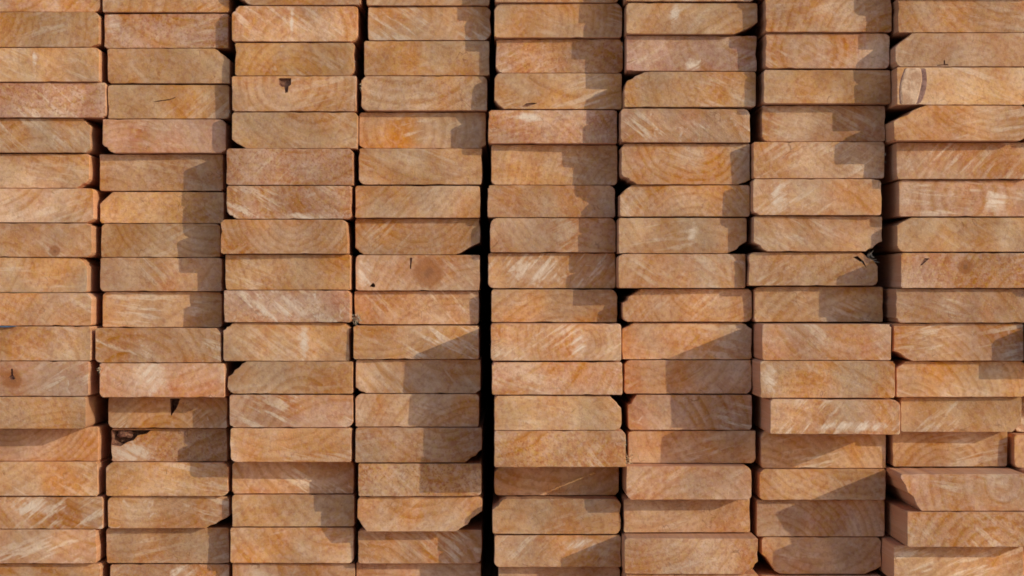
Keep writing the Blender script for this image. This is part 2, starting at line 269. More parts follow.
# column, row, x0, x1, z0, z1, how far the end stands out (all mm), lost corners, label, group, look of the wood
BOARDS = [
(0,'z',-732.9,-593.4,374.1,410.5,31.9,{},'pine board end in the column beyond the left edge of the photo','boards left of the photo',dict(hue=0.6)),
(0,'z',-736.0,-596.5,336.2,372.9,14.4,{},'pine board end in the column beyond the left edge of the photo','boards left of the photo',dict(hue=0.2)),
(0,'a',-728.8,-589.3,297.3,336.0,22.1,{},'pine board end in the column beyond the left edge of the photo','boards left of the photo',dict(hue=0.2)),
(0,'b',-723.9,-584.4,258.7,296.1,26.9,{},'pine board end in the column beyond the left edge of the photo','boards left of the photo',dict(hue=0.2)),
(0,'c',-725.7,-586.2,221.3,258.2,29.6,{},'pine board end in the column beyond the left edge of the photo','boards left of the photo',dict(hue=0.4)),
(0,'d',-723.2,-583.7,183.7,221.1,38.5,{},'pine board end in the column beyond the left edge of the photo','boards left of the photo',dict(hue=0.4)),
(0,'e',-736.0,-596.5,145.9,182.5,32.2,{},'pine board end in the column beyond the left edge of the photo','boards left of the photo',dict(hue=0.2)),
(0,'f',-738.0,-598.5,107.8,145.7,7.0,{},'pine board end in the column beyond the left edge of the photo','boards left of the photo',dict(hue=0.6)),
(0,'g',-734.7,-595.2,70.8,107.5,15.8,{},'pine board end in the column beyond the left edge of the photo','boards left of the photo',dict(hue=0.2)),
(0,'h',-736.2,-596.7,34.2,69.6,25.4,{},'pine board end in the column beyond the left edge of the photo','boards left of the photo',dict(hue=0.6)),
(0,'i',-743.2,-603.7,-4.6,33.6,16.0,{},'pine board end in the column beyond the left edge of the photo','boards left of the photo',dict(hue=0.2)),
(0,'j',-735.3,-595.8,-40.9,-5.5,28.9,{},'pine board end in the column beyond the left edge of the photo','boards left of the photo',dict(hue=0.4)),
(0,'k',-733.1,-593.6,-77.3,-41.1,35.4,{},'pine board end in the column beyond the left edge of the photo','boards left of the photo',dict(hue=0.2)),
(0,'l',-735.6,-596.1,-116.5,-77.7,24.9,{},'pine board end in the column beyond the left edge of the photo','boards left of the photo',dict(hue=0.2)),
(0,'m',-739.2,-599.7,-151.3,-116.7,27.4,{},'pine board end in the column beyond the left edge of the photo','boards left of the photo',dict(hue=0.6)),
(0,'n',-737.5,-598.0,-189.1,-151.7,3.8,{},'pine board end in the column beyond the left edge of the photo','boards left of the photo',dict(hue=0.4)),
(0,'o',-733.2,-593.7,-226.8,-189.2,-6.4,{},'pine board end in the column beyond the left edge of the photo','boards left of the photo',dict(hue=0.4)),
(0,'p',-729.7,-590.2,-263.1,-227.3,-8.9,{},'pine board end in the column beyond the left edge of the photo','boards left of the photo',dict(hue=0.2)),
(0,'q',-736.5,-597.0,-300.8,-263.3,-5.1,{},'pine board end in the column beyond the left edge of the photo','boards left of the photo',dict(hue=0.4)),
(0,'r',-739.2,-599.7,-342.2,-301.5,-22.9,{},'pine board end in the column beyond the left edge of the photo','boards left of the photo',dict(hue=0.6)),
(0,'z',-734.8,-595.3,-379.3,-342.5,-28.0,{},'pine board end in the column beyond the left edge of the photo','boards left of the photo',dict(hue=0.6)),
(0,'z',-738.0,-598.5,-416.7,-380.2,-15.6,{},'pine board end in the column beyond the left edge of the photo','boards left of the photo',dict(hue=0.6)),
(1,'z',-592.0,-452.5,373.5,410.5,28.9,{},'pine board end stacked above the top edge of the photo','boards above the photo',dict(hue=0.2)),
(1,'z',-593.2,-453.7,336.5,373.4,22.2,{},'pine board end stacked above the top edge of the photo','boards above the photo',dict(hue=0.4)),
(1,'a',-585.3,-443.2,296.8,335.6,28.6,{},"golden tan board end cut by the photo's top edge, top in leftmost column",'boards in the lumber stack',dict()),
(1,'b',-583.4,-443.2,258.6,296.7,31.6,{'BR':(9.7,4.3)},'golden board end with orange heartwood at left, second in leftmost column','boards in the lumber stack',dict(hue=0.15,hr=0.03,px=-0.05,pz=0.012)),
(1,'c',-583.4,-442.6,221.4,258.3,31.6,{},'golden board end with a faint pale diagonal scratch, third in leftmost column','boards in the lumber stack',dict(hue=0.12,rg=0.4,wx=-0,wz=0,wr=0.0025,wh=0.014)),
(1,'d',-579.9,-436.8,183.2,221.1,28.6,{},'pale pink speckled board end reaching over to its neighbour, fourth in leftmost column','boards in the lumber stack',dict(hue=0.85,sp=0.9,st=0.35)),
(1,'e',-593.4,-454.2,145.9,183.1,22.6,{'TR':(8.6,9.7)},'orange board end with a rounded top right corner, fifth in leftmost column','boards in the lumber stack',dict(hue=0.25,rg=0.6)),
(1,'f',-597.2,-456.5,107.9,145.1,16.5,{'BR':(14.1,9.7)},'tan board end with bark-edged bottom right corner, sixth in leftmost column','boards in the lumber stack',dict(hue=0.2)),
(1,'g',-590.8,-450.6,70.4,107.4,24.1,{'BR':(7.5,4.3)},'board end with curved rings and bright sunlit side, seventh in leftmost column','boards in the lumber stack',dict(hue=0.45,rg=0.8,px=-0.03,pz=0.04)),
(1,'h',-592.9,-452.3,33.2,69.9,24.1,{},'tan board end with a pinkish knotty swirl at right, eighth in leftmost column','boards in the lumber stack',dict(hue=0.35,rg=0.5,kx=0.03,kz=-0.012,kr=0.006)),
(1,'i',-597.7,-458.0,-4.9,33.0,22.6,{'TR':(9.7,9.7)},'golden board end with one rounded top right corner, ninth in leftmost column','boards in the lumber stack',dict(hue=0.15,rg=0.5,px=-0.1,pz=0.05)),
(1,'j',-593.4,-453.1,-40.8,-5.2,22.6,{},'plain tan board end with bright strip of sunlit side, tenth in leftmost column','boards in the lumber stack',dict(hue=0.3,rg=0.5)),
(1,'k',-591.6,-452.0,-78.3,-41.3,33.1,{},'tan board end with orange band along its bottom, eleventh in leftmost column','boards in the lumber stack',dict(hue=0.25,rg=0.7,px=-0.03,pz=-0.04)),
(1,'l',-593.0,-453.9,-116.3,-78.5,31.6,{},'pale streaky board end with a small grey knot, twelfth in leftmost column','boards in the lumber stack',dict(hue=0.7,st=0.7,rg=0.5,kx=-0.013,kz=-0.001,kr=0.01)),
(1,'m',-596.5,-457.0,-151.3,-116.8,34.6,{},'golden board end overhanging a shaded one below it, thirteenth in leftmost column','boards in the lumber stack',dict(hue=0.15,rg=0.5)),
(1,'n',-592.9,-450.9,-189.1,-151.4,-3.8,{},'recessed pinkish board end with a slanting shadow over it, fourteenth in leftmost column','boards in the lumber stack',dict(hue=0.6)),
(1,'o',-592.6,-451.0,-226.6,-189.2,1.5,{},'orange board end with a fine horizontal split, fifteenth in leftmost column','boards in the lumber stack',dict(hue=0.25,rg=0.6)),
(1,'p',-588.1,-446.3,-263.1,-227.5,-2.3,{},'board end crossed by pale diagonal saw streaks, sixteenth in leftmost column','boards in the lumber stack',dict(hue=0.5,st=0.9,rg=0.9,px=0.1,pz=0.11,wx=-0,wz=0.006,wr=0.035,wh=0.009)),
(1,'q',-594.7,-452.8,-300.8,-263.4,-2.3,{},'greyish tan board end with faint pale diagonal streaks, seventeenth in leftmost column','boards in the lumber stack',dict(hue=0.5,st=0.5,rg=0.6,px=0.09,pz=0.1)),
(1,'r',-594.0,-450.4,-342.1,-301.6,-12.0,{},"board end cut by the photo's bottom edge, eighteenth in leftmost column",'boards in the lumber stack',dict(hue=0.3)),
(1,'z',-591.4,-451.9,-379.1,-342.6,-18.6,{},'pine board end stacked below the bottom edge of the photo','boards below the photo',dict(hue=0.2)),
(1,'z',-593.5,-454.0,-416.7,-380.3,-18.0,{},'pine board end stacked below the bottom edge of the photo','boards below the photo',dict(hue=0.4)),
(2,'z',-440.6,-305.8,372.6,409.4,38.6,{},'pine board end stacked above the top edge of the photo','boards above the photo',dict(hue=0.2)),
(2,'z',-440.8,-301.3,335.0,372.1,33.8,{},'pine board end stacked above the top edge of the photo','boards above the photo',dict(hue=0.4)),
(2,'a',-440.6,-304.5,296.7,334.9,28.6,{},"board end cut by the photo's top edge, top in second column from left",'boards in the lumber stack',dict(hue=0.2)),
(2,'b',-439.6,-304.9,258.3,295.5,25.6,{},'pinkish board end with a white patch at top left, second in second column from left','boards in the lumber stack',dict(hue=0.8,sp=0.7,st=0.3,wx=-0.057,wz=0.009,wr=0.01,wh=0.013)),
(2,'c',-436.3,-303.8,220.4,258.1,25.6,{'TR':(16.2,12.9)},'golden board end with dark missing top right corner, third in second column from left','boards in the lumber stack',dict(hue=0.12,rg=0.5,px=-0.02,pz=-0.06)),
(2,'d',-436.4,-304.8,182.5,219.2,22.6,{},'golden board end with a short dark crack, fourth in second column from left','boards in the lumber stack',dict(hue=0.1,rg=0.4)),
(2,'e',-441.8,-308.5,145.6,182.2,22.6,{'BL':(11.9,9.7),'BR':(5.4,3.2)},'pale board end with whitish arc, lower corner missing, fifth in second column from left','boards in the lumber stack',dict(hue=0.8,st=0.5,rg=0.5)),
(2,'f',-448.2,-313.1,105.2,145.2,9.8,{},'golden board end, right third in slanted shade, sixth in second column from left','boards in the lumber stack',dict(hue=0.3,rg=0.5,px=-0.06,pz=-0.04)),
(2,'g',-447.5,-312.6,70.2,104.3,9.0,{'TL':(14.1,13.0)},'yellowish board end with missing top left corner, seventh in second column from left','boards in the lumber stack',dict(hue=0.05,rg=0.4)),
(2,'h',-446.4,-316.4,33.3,70.0,9.0,{'TL':(3.3,3.3)},'yellowish tan board end with stepped shade at right, eighth in second column from left','boards in the lumber stack',dict(hue=0.1)),
(2,'i',-446.9,-314.6,-3.7,33.0,10.5,{},'tan board end with orange flecks and stepped shade, ninth in second column from left','boards in the lumber stack',dict(hue=0.35,rg=0.5)),
(2,'j',-445.7,-315.7,-42.9,-3.9,3.0,{'TL':(4.4,3.3),'TR':(3.3,3.3)},'golden board end, right third shaded, tenth in second column from left','boards in the lumber stack',dict(hue=0.15)),
(2,'k',-448.3,-312.9,-80.4,-43.1,30.1,{'TR':(5.4,5.4)},'board end with strong orange curved rings, eleventh in second column from left','boards in the lumber stack',dict(hue=0.35,rg=1,px=-0.03,pz=-0.045)),
(2,'l',-443.7,-308.3,-117.6,-80.7,31.6,{},'pale board end with broad whitish curved streaks, twelfth in second column from left','boards in the lumber stack',dict(hue=0.65,st=0.7,rg=0.6,wx=-0.012,wz=0.002,wr=0.016,wh=0.017)),
(2,'m',-440.4,-310.1,-152.9,-118.3,0.0,{},'recessed board end with a dark wedge-shaped notch, thirteenth in second column from left','boards in the lumber stack',dict(hue=0.3)),
(2,'n',-438.6,-311.2,-189.8,-153.4,-7.5,{},'board end with white and black bark at upper left, fourteenth in second column from left','boards in the lumber stack',dict(hue=0.5,sp=0.7,wx=-0.043,wz=-0.009,wr=0.032,wh=0.013)),
(2,'o',-442.6,-308.7,-226.8,-189.9,2.3,{'TL':(6.5,6.5)},'golden board end with shadow in its top right, fifteenth in second column from left','boards in the lumber stack',dict(hue=0.15,rg=0.5,px=0,pz=-0.06)),
(2,'p',-441.7,-308.5,-262.6,-227.0,-3.8,{'BR':(26.2,14.2)},'tan board end with black missing lower right corner, sixteenth in second column from left','boards in the lumber stack',dict(hue=0.3)),
(2,'q',-445.9,-310.2,-302.5,-262.9,-16.5,{},'orange tan board end with shaded right quarter, seventeenth in second column from left','boards in the lumber stack',dict(hue=0.3,rg=0.5)),
(2,'r',-441.5,-310.2,-343.0,-303.4,-16.5,{},'board end with a white blotch, cut by bottom edge, eighteenth in second column from left','boards in the lumber stack',dict(hue=0.5,wx=0.014,wz=0.01,wr=0.016,wh=0.011)),
(2,'z',-445.2,-308.1,-380.2,-343.1,-9.7,{},'pine board end stacked below the bottom edge of the photo','boards below the photo',dict(hue=0.6)),
(2,'z',-445.6,-306.1,-417.4,-380.7,-13.1,{},'pine board end stacked below the bottom edge of the photo','boards below the photo',dict(hue=0.6)),
(3,'z',-305.4,-165.9,379.7,416.1,42.2,{},'pine board end stacked above the top edge of the photo','boards above the photo',dict(hue=0.2)),
(3,'z',-300.9,-161.4,342.1,378.5,46.2,{},'pine board end stacked above the top edge of the photo','boards above the photo',dict(hue=0.4)),
(3,'a',-299.6,-161.6,302.6,341.2,40.6,{'BL':(21.4,13.9)},"board end mostly above the photo's top edge, top in third column from left",'boards in the lumber stack',dict(hue=0.3)),
(3,'b',-300.3,-165.4,263.7,302.1,39.1,{'TL':(7.5,8.6)},'board end with fan of orange rays and pale line, second in third column from left','boards in the lumber stack',dict(hue=0.4,rg=0.8,px=-0.005,pz=-0.02,wx=-0.003,wz=0.001,wr=0.0022,wh=0.02)),
(3,'c',-297.2,-168.7,227.2,262.8,37.6,{},'smooth yellowish board end directly above the holed one, third in third column from left','boards in the lumber stack',dict(hue=0.05,rg=0.6,px=0,pz=-0.035)),
(3,'d',-300.5,-166.6,189.1,227.1,37.6,{},'board end with a dark triangular hole near its top, fourth in third column from left','boards in the lumber stack',dict(hue=0.35,rg=0.9,px=-0.008,pz=0.012)),
(3,'e',-300.3,-165.4,149.2,188.2,39.1,{'BL':(15.0,9.6)},'golden board end with missing bottom left corner, fifth in third column from left','boards in the lumber stack',dict(hue=0.15,rg=0.7,px=0.02,pz=0.06)),
(3,'f',-305.0,-169.8,109.8,149.0,45.1,{},'pinkish speckled board end, sixth in third column from left','boards in the lumber stack',dict(hue=0.75,sp=0.8,st=0.2)),
(3,'g',-305.0,-171.4,73.5,109.3,45.1,{'BL':(9.6,7.5)},'pale board end with white streak along its bottom, seventh in third column from left','boards in the lumber stack',dict(hue=0.6,st=0.6,sp=0.6,wx=0.012,wz=-0.016,wr=0.045,wh=0.005)),
(3,'h',-311.3,-175.2,36.3,73.2,44.4,{},'orange board end jutting furthest left of its column, eighth in third column from left','boards in the lumber stack',dict(hue=0.4,rg=0.8,px=0.01,pz=0.03)),
(3,'i',-308.0,-173.3,-2.3,36.1,33.8,{},'golden board end with faint arc at its right, ninth in third column from left','boards in the lumber stack',dict(hue=0.12,rg=0.6,px=0.06,pz=0.03)),
(3,'j',-309.1,-173.0,-37.0,-2.5,37.6,{},'blotchy pale pink board end with white flecks, tenth in third column from left','boards in the lumber stack',dict(hue=0.7,st=1,sp=0.5,kx=-0.032,kz=-0.006,kr=0.0025,wx=-0.012,wz=0,wr=0.038,wh=0.015)),
(3,'k',-310.5,-174.6,-78.7,-37.1,31.6,{'TL':(11.8,8.6),'TR':(6.4,5.4)},'smooth golden board end with one pale vertical bar, eleventh in third column from left','boards in the lumber stack',dict(hue=0.1,rg=0.3,wx=0.019,wz=0,wr=0.006,wh=0.018)),
(3,'l',-306.2,-170.8,-113.8,-78.8,31.6,{'TL':(20.4,16.1)},'orange ringed board end with missing top left corner, twelfth in third column from left','boards in the lumber stack',dict(hue=0.2,rg=0.8,px=0.01,pz=-0.04)),
(3,'m',-304.0,-170.8,-150.0,-114.7,31.6,{},'pale streaky board end with dark speck at bottom left, thirteenth in third column from left','boards in the lumber stack',dict(hue=0.65,st=0.7,rg=0.5)),
(3,'n',-302.3,-172.0,-186.7,-150.3,37.6,{},'golden board end with orange vertical flecks at centre, fourteenth in third column from left','boards in the lumber stack',dict(hue=0.25,rg=0.5,px=-0.01,pz=0.09,st=0.2)),
(3,'o',-305.2,-172.2,-224.3,-187.5,0.0,{},'deeply recessed board end almost wholly in shade, fifteenth in third column from left','boards in the lumber stack',dict(hue=0.45)),
(3,'p',-304.7,-171.4,-259.8,-224.8,3.8,{},'golden board end, right half shaded, sixteenth in third column from left','boards in the lumber stack',dict(hue=0.15)),
(3,'q',-307.1,-171.9,-299.6,-260.7,3.8,{},'orange tan board end with diagonal fine grain, seventeenth in third column from left','boards in the lumber stack',dict(hue=0.3,rg=0.6,px=0.06,pz=0.08)),
(3,'r',-305.4,-171.2,-340.3,-300.3,-1.5,{},"pale topped board end cut by the photo's bottom edge, eighteenth in third column from left",'boards in the lumber stack',dict(hue=0.6,st=0.4)),
(3,'z',-307.7,-168.2,-377.9,-341.2,0.2,{},'pine board end stacked below the bottom edge of the photo','boards below the photo',dict(hue=0.6)),
(3,'z',-304.8,-166.9,-415.1,-378.4,-6.4,{},'pine board end stacked below the bottom edge of the photo','boards below the photo',dict(hue=0.6)),
(4,'z',-165.5,-28.8,380.0,416.6,28.5,{},'pine board end stacked above the top edge of the photo','boards above the photo',dict(hue=0.4)),
(4,'z',-161.0,-23.8,342.6,379.1,29.7,{},'pine board end stacked above the top edge of the photo','boards above the photo',dict(hue=0.4)),
(4,'a',-156.4,-23.6,302.5,341.7,37.6,{},"board end cut by the photo's top edge, top in column left of black gap",'boards in the lumber stack',dict(hue=0.25)),
(4,'b',-154.9,-22.5,265.6,302.0,34.6,{},'tan board end with a thin diagonal dark scratch, second in column left of black gap','boards in the lumber stack',dict(hue=0.3,rg=0.6,px=-0.02,pz=0.01)),
(4,'c',-159.1,-24.1,227.7,265.1,35.3,{},'plain yellowish tan board end with narrow shade, third in column left of black gap','boards in the lumber stack',dict(hue=0.15,rg=0.3)),
(4,'d',-162.2,-26.3,190.2,227.5,34.6,{'TL':(5.4,4.3)},'pale yellowish board end with lightly speckled surface, fourth in column left of black gap','boards in the lumber stack',dict(hue=0.3,sp=0.5)),
(4,'e',-165.0,-28.0,150.4,189.6,23.3,{'BR':(5.4,4.3)},'board end with strong orange starlike heart, fifth in column left of black gap','boards in the lumber stack',dict(hue=0.3,rg=0.7,px=-0.02,pz=0,hr=0.028)),
(4,'f',-165.0,-31.9,110.9,150.1,31.6,{},'golden board end with little shade in top right, sixth in column left of black gap','boards in the lumber stack',dict(hue=0.2,rg=0.5)),
(4,'g',-168.4,-34.0,75.1,109.7,34.6,{},'tan board end with fine diagonal grain, seventh in column left of black gap','boards in the lumber stack',dict(hue=0.3,rg=0.5,px=-0.1,pz=0.09)),
(4,'h',-169.3,-34.2,35.8,74.9,24.1,{'BL':(8.6,7.5),'BR':(27.0,12.9)},'ringed board end with both lower corners missing, eighth in column left of black gap','boards in the lumber stack',dict(hue=0.3,rg=0.8,px=0,pz=0.05)),
(4,'i',-169.0,-34.5,-3.0,35.7,24.1,{},'patched board end with grey chip and orange knot, ninth in column left of black gap','boards in the lumber stack',dict(hue=0.5,st=0.3,kx=0.012,kz=0.001,kr=0.017,wx=-0.058,wz=-0.001,wr=0.01,wh=0.014)),
(4,'j',-170.9,-35.7,-39.5,-3.2,16.5,{'BL':(6.5,6.5)},'board end with grey splinter at its bottom left, tenth in column left of black gap','boards in the lumber stack',dict(hue=0.3,st=0.4)),
(4,'k',-170.3,-35.4,-76.5,-40.4,35.3,{},'golden board end with diagonal shade at lower right, eleventh in column left of black gap','boards in the lumber stack',dict(hue=0.2,rg=0.6,px=-0.04,pz=0.08)),
(4,'l',-168.4,-33.7,-113.5,-76.8,28.6,{'BL':(10.8,6.5),'BR':(5.4,4.3)},'board end more than half covered by shade, twelfth in column left of black gap','boards in the lumber stack',dict(hue=0.35,rg=0.5,px=0.05,pz=0.09)),
(4,'m',-168.9,-35.2,-149.6,-113.8,28.6,{},'orange-left board end with broad shaded right half, thirteenth in column left of black gap','boards in the lumber stack',dict(hue=0.3)),
(4,'n',-168.2,-32.1,-187.1,-149.8,37.6,{'BR':(18.2,13.9)},'board end with pale scratch inside its shade, fourteenth in column left of black gap','boards in the lumber stack',dict(hue=0.4,sp=0.5)),
(4,'o',-165.0,-32.7,-223.4,-188.0,37.6,{},'board end densely dotted with dark pits, fifteenth in column left of black gap','boards in the lumber stack',dict(hue=0.3,sp=1)),
(4,'p',-166.3,-31.9,-261.9,-224.0,31.6,{'BR':(27.9,22.6),'BL':(9.7,15.0)},'boat-shaped board end with both lower corners cut away, sixteenth in column left of black gap','boards in the lumber stack',dict(hue=0.35,rg=0.8,px=0,pz=0.05)),
(4,'q',-167.1,-32.5,-299.2,-262.1,10.5,{},'pinkish board end, shaded top and right, seventeenth in column left of black gap','boards in the lumber stack',dict(hue=0.6)),
(4,'r',-170.4,-33.9,-341.1,-299.9,-4.5,{},"pinkish board end cut by the photo's bottom edge, eighteenth in column left of black gap",'boards in the lumber stack',dict(hue=0.6)),
(4,'z',-165.3,-25.8,-378.4,-341.3,1.6,{},'pine board end stacked below the bottom edge of the photo','boards below the photo',dict(hue=0.6)),
(4,'z',-166.5,-27.0,-415.6,-378.7,-3.8,{},'pine board end stacked below the bottom edge of the photo','boards below the photo',dict(hue=0.4)),
(5,'z',-21.1,116.1,376.4,412.8,68.8,{},'pine board end stacked above the top edge of the photo','boards above the photo',dict(hue=0.6)),
(5,'z',-22.9,113.3,338.5,375.2,66.4,{},'pine board end stacked above the top edge of the photo','boards above the photo',dict(hue=0.2)),
(5,'a',-18.5,113.3,302.4,338.2,61.7,{},"board end just entering at the photo's top edge, top in column right of black gap",'boards in the lumber stack',dict(hue=0.3)),
(5,'b',-19.1,117.1,265.6,302.1,57.9,{},'orange-hearted board end with shaded right quarter, second in column right of black gap','boards in the lumber stack',dict(hue=0.3,hr=0.03,px=-0.03,pz=0,rg=0.4)),
(5,'c',-17.6,118.3,228.9,265.3,49.6,{},'pale tan board end with finely speckled surface, third in column right of black gap','boards in the lumber stack',dict(hue=0.5,sp=0.6)),
(5,'d',-19.2,117.2,190.2,228.8,51.1,{'BL':(9.6,9.6)},'golden board end with dark slit at its bottom, fourth in column right of black gap','boards in the lumber stack',dict(hue=0.1)),
(5,'e',-25.7,112.0,153.7,189.3,52.6,{},'pinkish board end jutting left over the black gap, fifth in column right of black gap','boards in the lumber stack',dict(hue=0.65,sp=0.6,rg=0.6,wx=-0.028,wz=0.01,wr=0.017,wh=0.006)),
(5,'f',-22.5,113.3,110.2,153.3,37.6,{},'golden board end half covered by a stepped shade, sixth in column right of black gap','boards in the lumber stack',dict(hue=0.2,rg=0.6)),
(5,'g',-26.4,110.9,75.5,110.1,39.1,{},'orange board end with slanting shade at right, seventh in column right of black gap','boards in the lumber stack',dict(hue=0.4,rg=0.5)),
(5,'h',-23.8,111.7,37.9,75.2,37.6,{},'tan board end with a pale flaky top left, eighth in column right of black gap','boards in the lumber stack',dict(hue=0.45,st=0.4)),
(5,'i',-26.0,111.7,-0.5,37.7,30.1,{},'board end with white crumbly flecks at its centre, ninth in column right of black gap','boards in the lumber stack',dict(hue=0.3,st=0.9,wx=-0.014,wz=0,wr=0.034,wh=0.016)),
(5,'j',-22.5,113.0,-36.9,-1.4,34.6,{},'yellow orange board end with stepped shade, tenth in column right of black gap','boards in the lumber stack',dict(hue=0.15)),
(5,'k',-22.4,114.4,-76.1,-37.4,93.2,{},'board end with whitish arc bounding its right half, eleventh in column right of black gap','boards in the lumber stack',dict(hue=0.4,rg=0.6,px=0.03,pz=0,st=0.4,wx=0.024,wz=-0.003,wr=0.009,wh=0.017)),
(5,'l',-21.4,115.5,-111.7,-77.3,91.7,{},'pinkish board end with very fine grain, twelfth in column right of black gap','boards in the lumber stack',dict(hue=0.6,sp=0.4)),
(5,'m',-18.7,114.6,-149.0,-112.6,89.5,{'TR':(12.5,12.5)},'golden board end with missing top right corner, thirteenth in column right of black gap','boards in the lumber stack',dict(hue=0.15,rg=0.5)),
(5,'n',-18.8,119.1,-187.3,-149.1,91.7,{'BR':(0.6,0.6)},'board end with diagonal speckled grain, fourteenth in column right of black gap','boards in the lumber stack',dict(hue=0.35,rg=0.7,px=-0.09,pz=0.1,sp=0.7)),
(5,'o',-19.4,115.7,-223.7,-187.5,24.1,{'TL':(10.8,10.8)},'recessed board end wholly in shade, fifteenth in column right of black gap','boards in the lumber stack',dict(hue=0.4)),
(5,'p',-21.3,116.0,-262.0,-224.2,52.6,{'TL':(14.9,11.7)},'board end, top left corner missing, shaded spot, sixteenth in column right of black gap','boards in the lumber stack',dict(hue=0.3,rg=0.5,px=-0.05,pz=-0.03)),
(5,'q',-19.2,116.5,-297.3,-263.2,51.1,{},'board end with long diagonal shade at lower right, seventeenth in column right of black gap','boards in the lumber stack',dict(hue=0.3,st=0.3,rg=0.5,wx=0.022,wz=0.008,wr=0.018,wh=0.008)),
(5,'r',-15.0,116.5,-337.9,-297.5,33.8,{},"dark shaded board end at the photo's bottom edge, eighteenth in column right of black gap",'boards in the lumber stack',dict(hue=0.5)),
(5,'z',-24.7,114.8,-375.7,-339.1,35.9,{},'pine board end stacked below the bottom edge of the photo','boards below the photo',dict(hue=0.4)),
(5,'z',-22.5,117.0,-412.9,-376.0,43.8,{},'pine board end stacked below the bottom edge of the photo','boards below the photo',dict(hue=0.2)),
(6,'z',116.5,255.9,371.8,408.2,98.3,{},'pine board end stacked above the top edge of the photo','boards above the photo',dict(hue=0.6)),
(6,'z',113.7,253.2,334.1,370.6,96.9,{},'pine board end stacked above the top edge of the photo','boards above the photo',dict(hue=0.6)),
(6,'a',118.1,256.1,299.6,333.6,90.2,{},"board end barely entering at the photo's top edge, top in third column from right",'boards in the lumber stack',dict(hue=0.3)),
(6,'b',119.3,257.5,265.6,298.7,87.2,{'BR':(25.1,12.6)},'golden board end with one bright white spot, second in third column from right','boards in the lumber stack',dict(hue=0.2,wx=-0.017,wz=0.002,wr=0.007,wh=0.013)),
(6,'c',119.8,257.6,227.8,265.4,78.2,{},'rosy board end with white dot on its bottom edge, third in third column from right','boards in the lumber stack',dict(hue=1,st=0.4,sp=0.4,wx=0.002,wz=-0.013,wr=0.01,wh=0.009)),
(6,'d',117.6,256.1,189.9,227.3,81.2,{'TL':(19.9,12.6)},'golden board end with black missing top left corner, fourth in third column from right','boards in the lumber stack',dict(hue=0.15,rg=0.5)),
(6,'e',113.7,250.5,152.9,188.7,78.2,{},'board end with bright curved white saw streaks, fifth in third column from right','boards in the lumber stack',dict(hue=0.5,st=1,rg=1,px=-0.03,pz=-0.06)),
(6,'f',114.7,251.4,109.0,152.5,70.7,{'BL':(16.9,10.5),'BR':(12.7,5.3)},'board end with smile-shaped rings and cut lower corners, sixth in third column from right','boards in the lumber stack',dict(hue=0.4,rg=1,px=0.01,pz=0.04)),
(6,'g',113.8,251.4,75.4,108.8,67.7,{'TL':(12.7,10.6)},'board end with arched rings and rounded top left, seventh in third column from right','boards in the lumber stack',dict(hue=0.3,rg=0.9,px=0.01,pz=-0.045)),
(6,'h',112.1,248.4,36.4,74.2,66.2,{'BR':(20.1,12.7)},'board end with pale vertical bar, missing lower right corner, eighth in third column from right','boards in the lumber stack',dict(hue=0.25,rg=0.6,px=0.05,pz=0.07,wx=0.011,wz=0.004,wr=0.006,wh=0.014)),
(6,'i',112.1,247.4,-0.3,36.1,66.2,{},'orange tan board end with faint upright arch, ninth in third column from right','boards in the lumber stack',dict(hue=0.4,rg=0.5,px=0,pz=-0.02)),
(6,'j',117.3,255.2,-36.1,-0.9,54.1,{'TL':(19.1,14.9)},'pale orange board end with black missing top left corner, tenth in third column from right','boards in the lumber stack',dict(hue=0.45,st=0.3)),
(6,'k',117.0,255.7,-76.2,-36.9,49.6,{'TL':(12.8,6.4),'TR':(10.7,6.4)},'board end crossed by one long diagonal shadow edge, eleventh in third column from right','boards in the lumber stack',dict(hue=0.3)),
(6,'l',119.5,255.7,-112.8,-76.7,49.6,{},'board end with its right two thirds shaded, twelfth in third column from right','boards in the lumber stack',dict(hue=0.45)),
(6,'m',123.0,255.7,-151.2,-113.7,52.6,{'TL':(9.6,10.6)},'board end with greyish purple shaded right part, thirteenth in third column from right','boards in the lumber stack',dict(hue=0.6)),
(6,'n',123.6,259.6,-186.8,-151.7,49.6,{'BL':(2.1,2.1)},'board end with white fuzz at lower left, fourteenth in third column from right','boards in the lumber stack',dict(hue=0.3,rg=0.6,px=0.03,pz=0.03)),
(6,'o',119.5,251.6,-222.5,-187.1,81.2,{'TL':(0.6,0.6),'BL':(4.2,5.2)},'pinkish tan board end with clean rounded lower left corner, fifteenth in third column from right','boards in the lumber stack',dict(hue=0.55,rg=0.6,px=0,pz=-0.05)),
(6,'p',118.4,253.1,-259.9,-223.0,56.4,{},'board end with shaded top and reddish right side, sixteenth in third column from right','boards in the lumber stack',dict(hue=0.4)),
(6,'q',116.9,256.2,-298.2,-260.8,97.8,{'BR':(14.6,13.5)},'thick tan board end with bright sunlit top edge, seventeenth in third column from right','boards in the lumber stack',dict(hue=0.45,sp=0.5)),
(6,'z',118.1,257.6,-335.5,-298.3,94.2,{},'pine board end stacked below the bottom edge of the photo','boards below the photo',dict(hue=0.4)),
(6,'z',117.5,257.0,-372.7,-335.8,100.6,{},'pine board end stacked below the bottom edge of the photo','boards below the photo',dict(hue=0.2)),
(7,'z',256.3,395.8,339.4,376.3,111.8,{},'pine board end stacked above the top edge of the photo','boards above the photo',dict(hue=0.4)),
(7,'z',261.8,395.3,302.4,339.2,104.9,{},'pine board end stacked above the top edge of the photo','boards above the photo',dict(hue=0.4)),
(7,'a',263.0,395.3,266.0,301.5,101.5,{},"tan board end touching the photo's top edge, top in second column from right",'boards in the lumber stack',dict(hue=0.4,sp=0.4)),
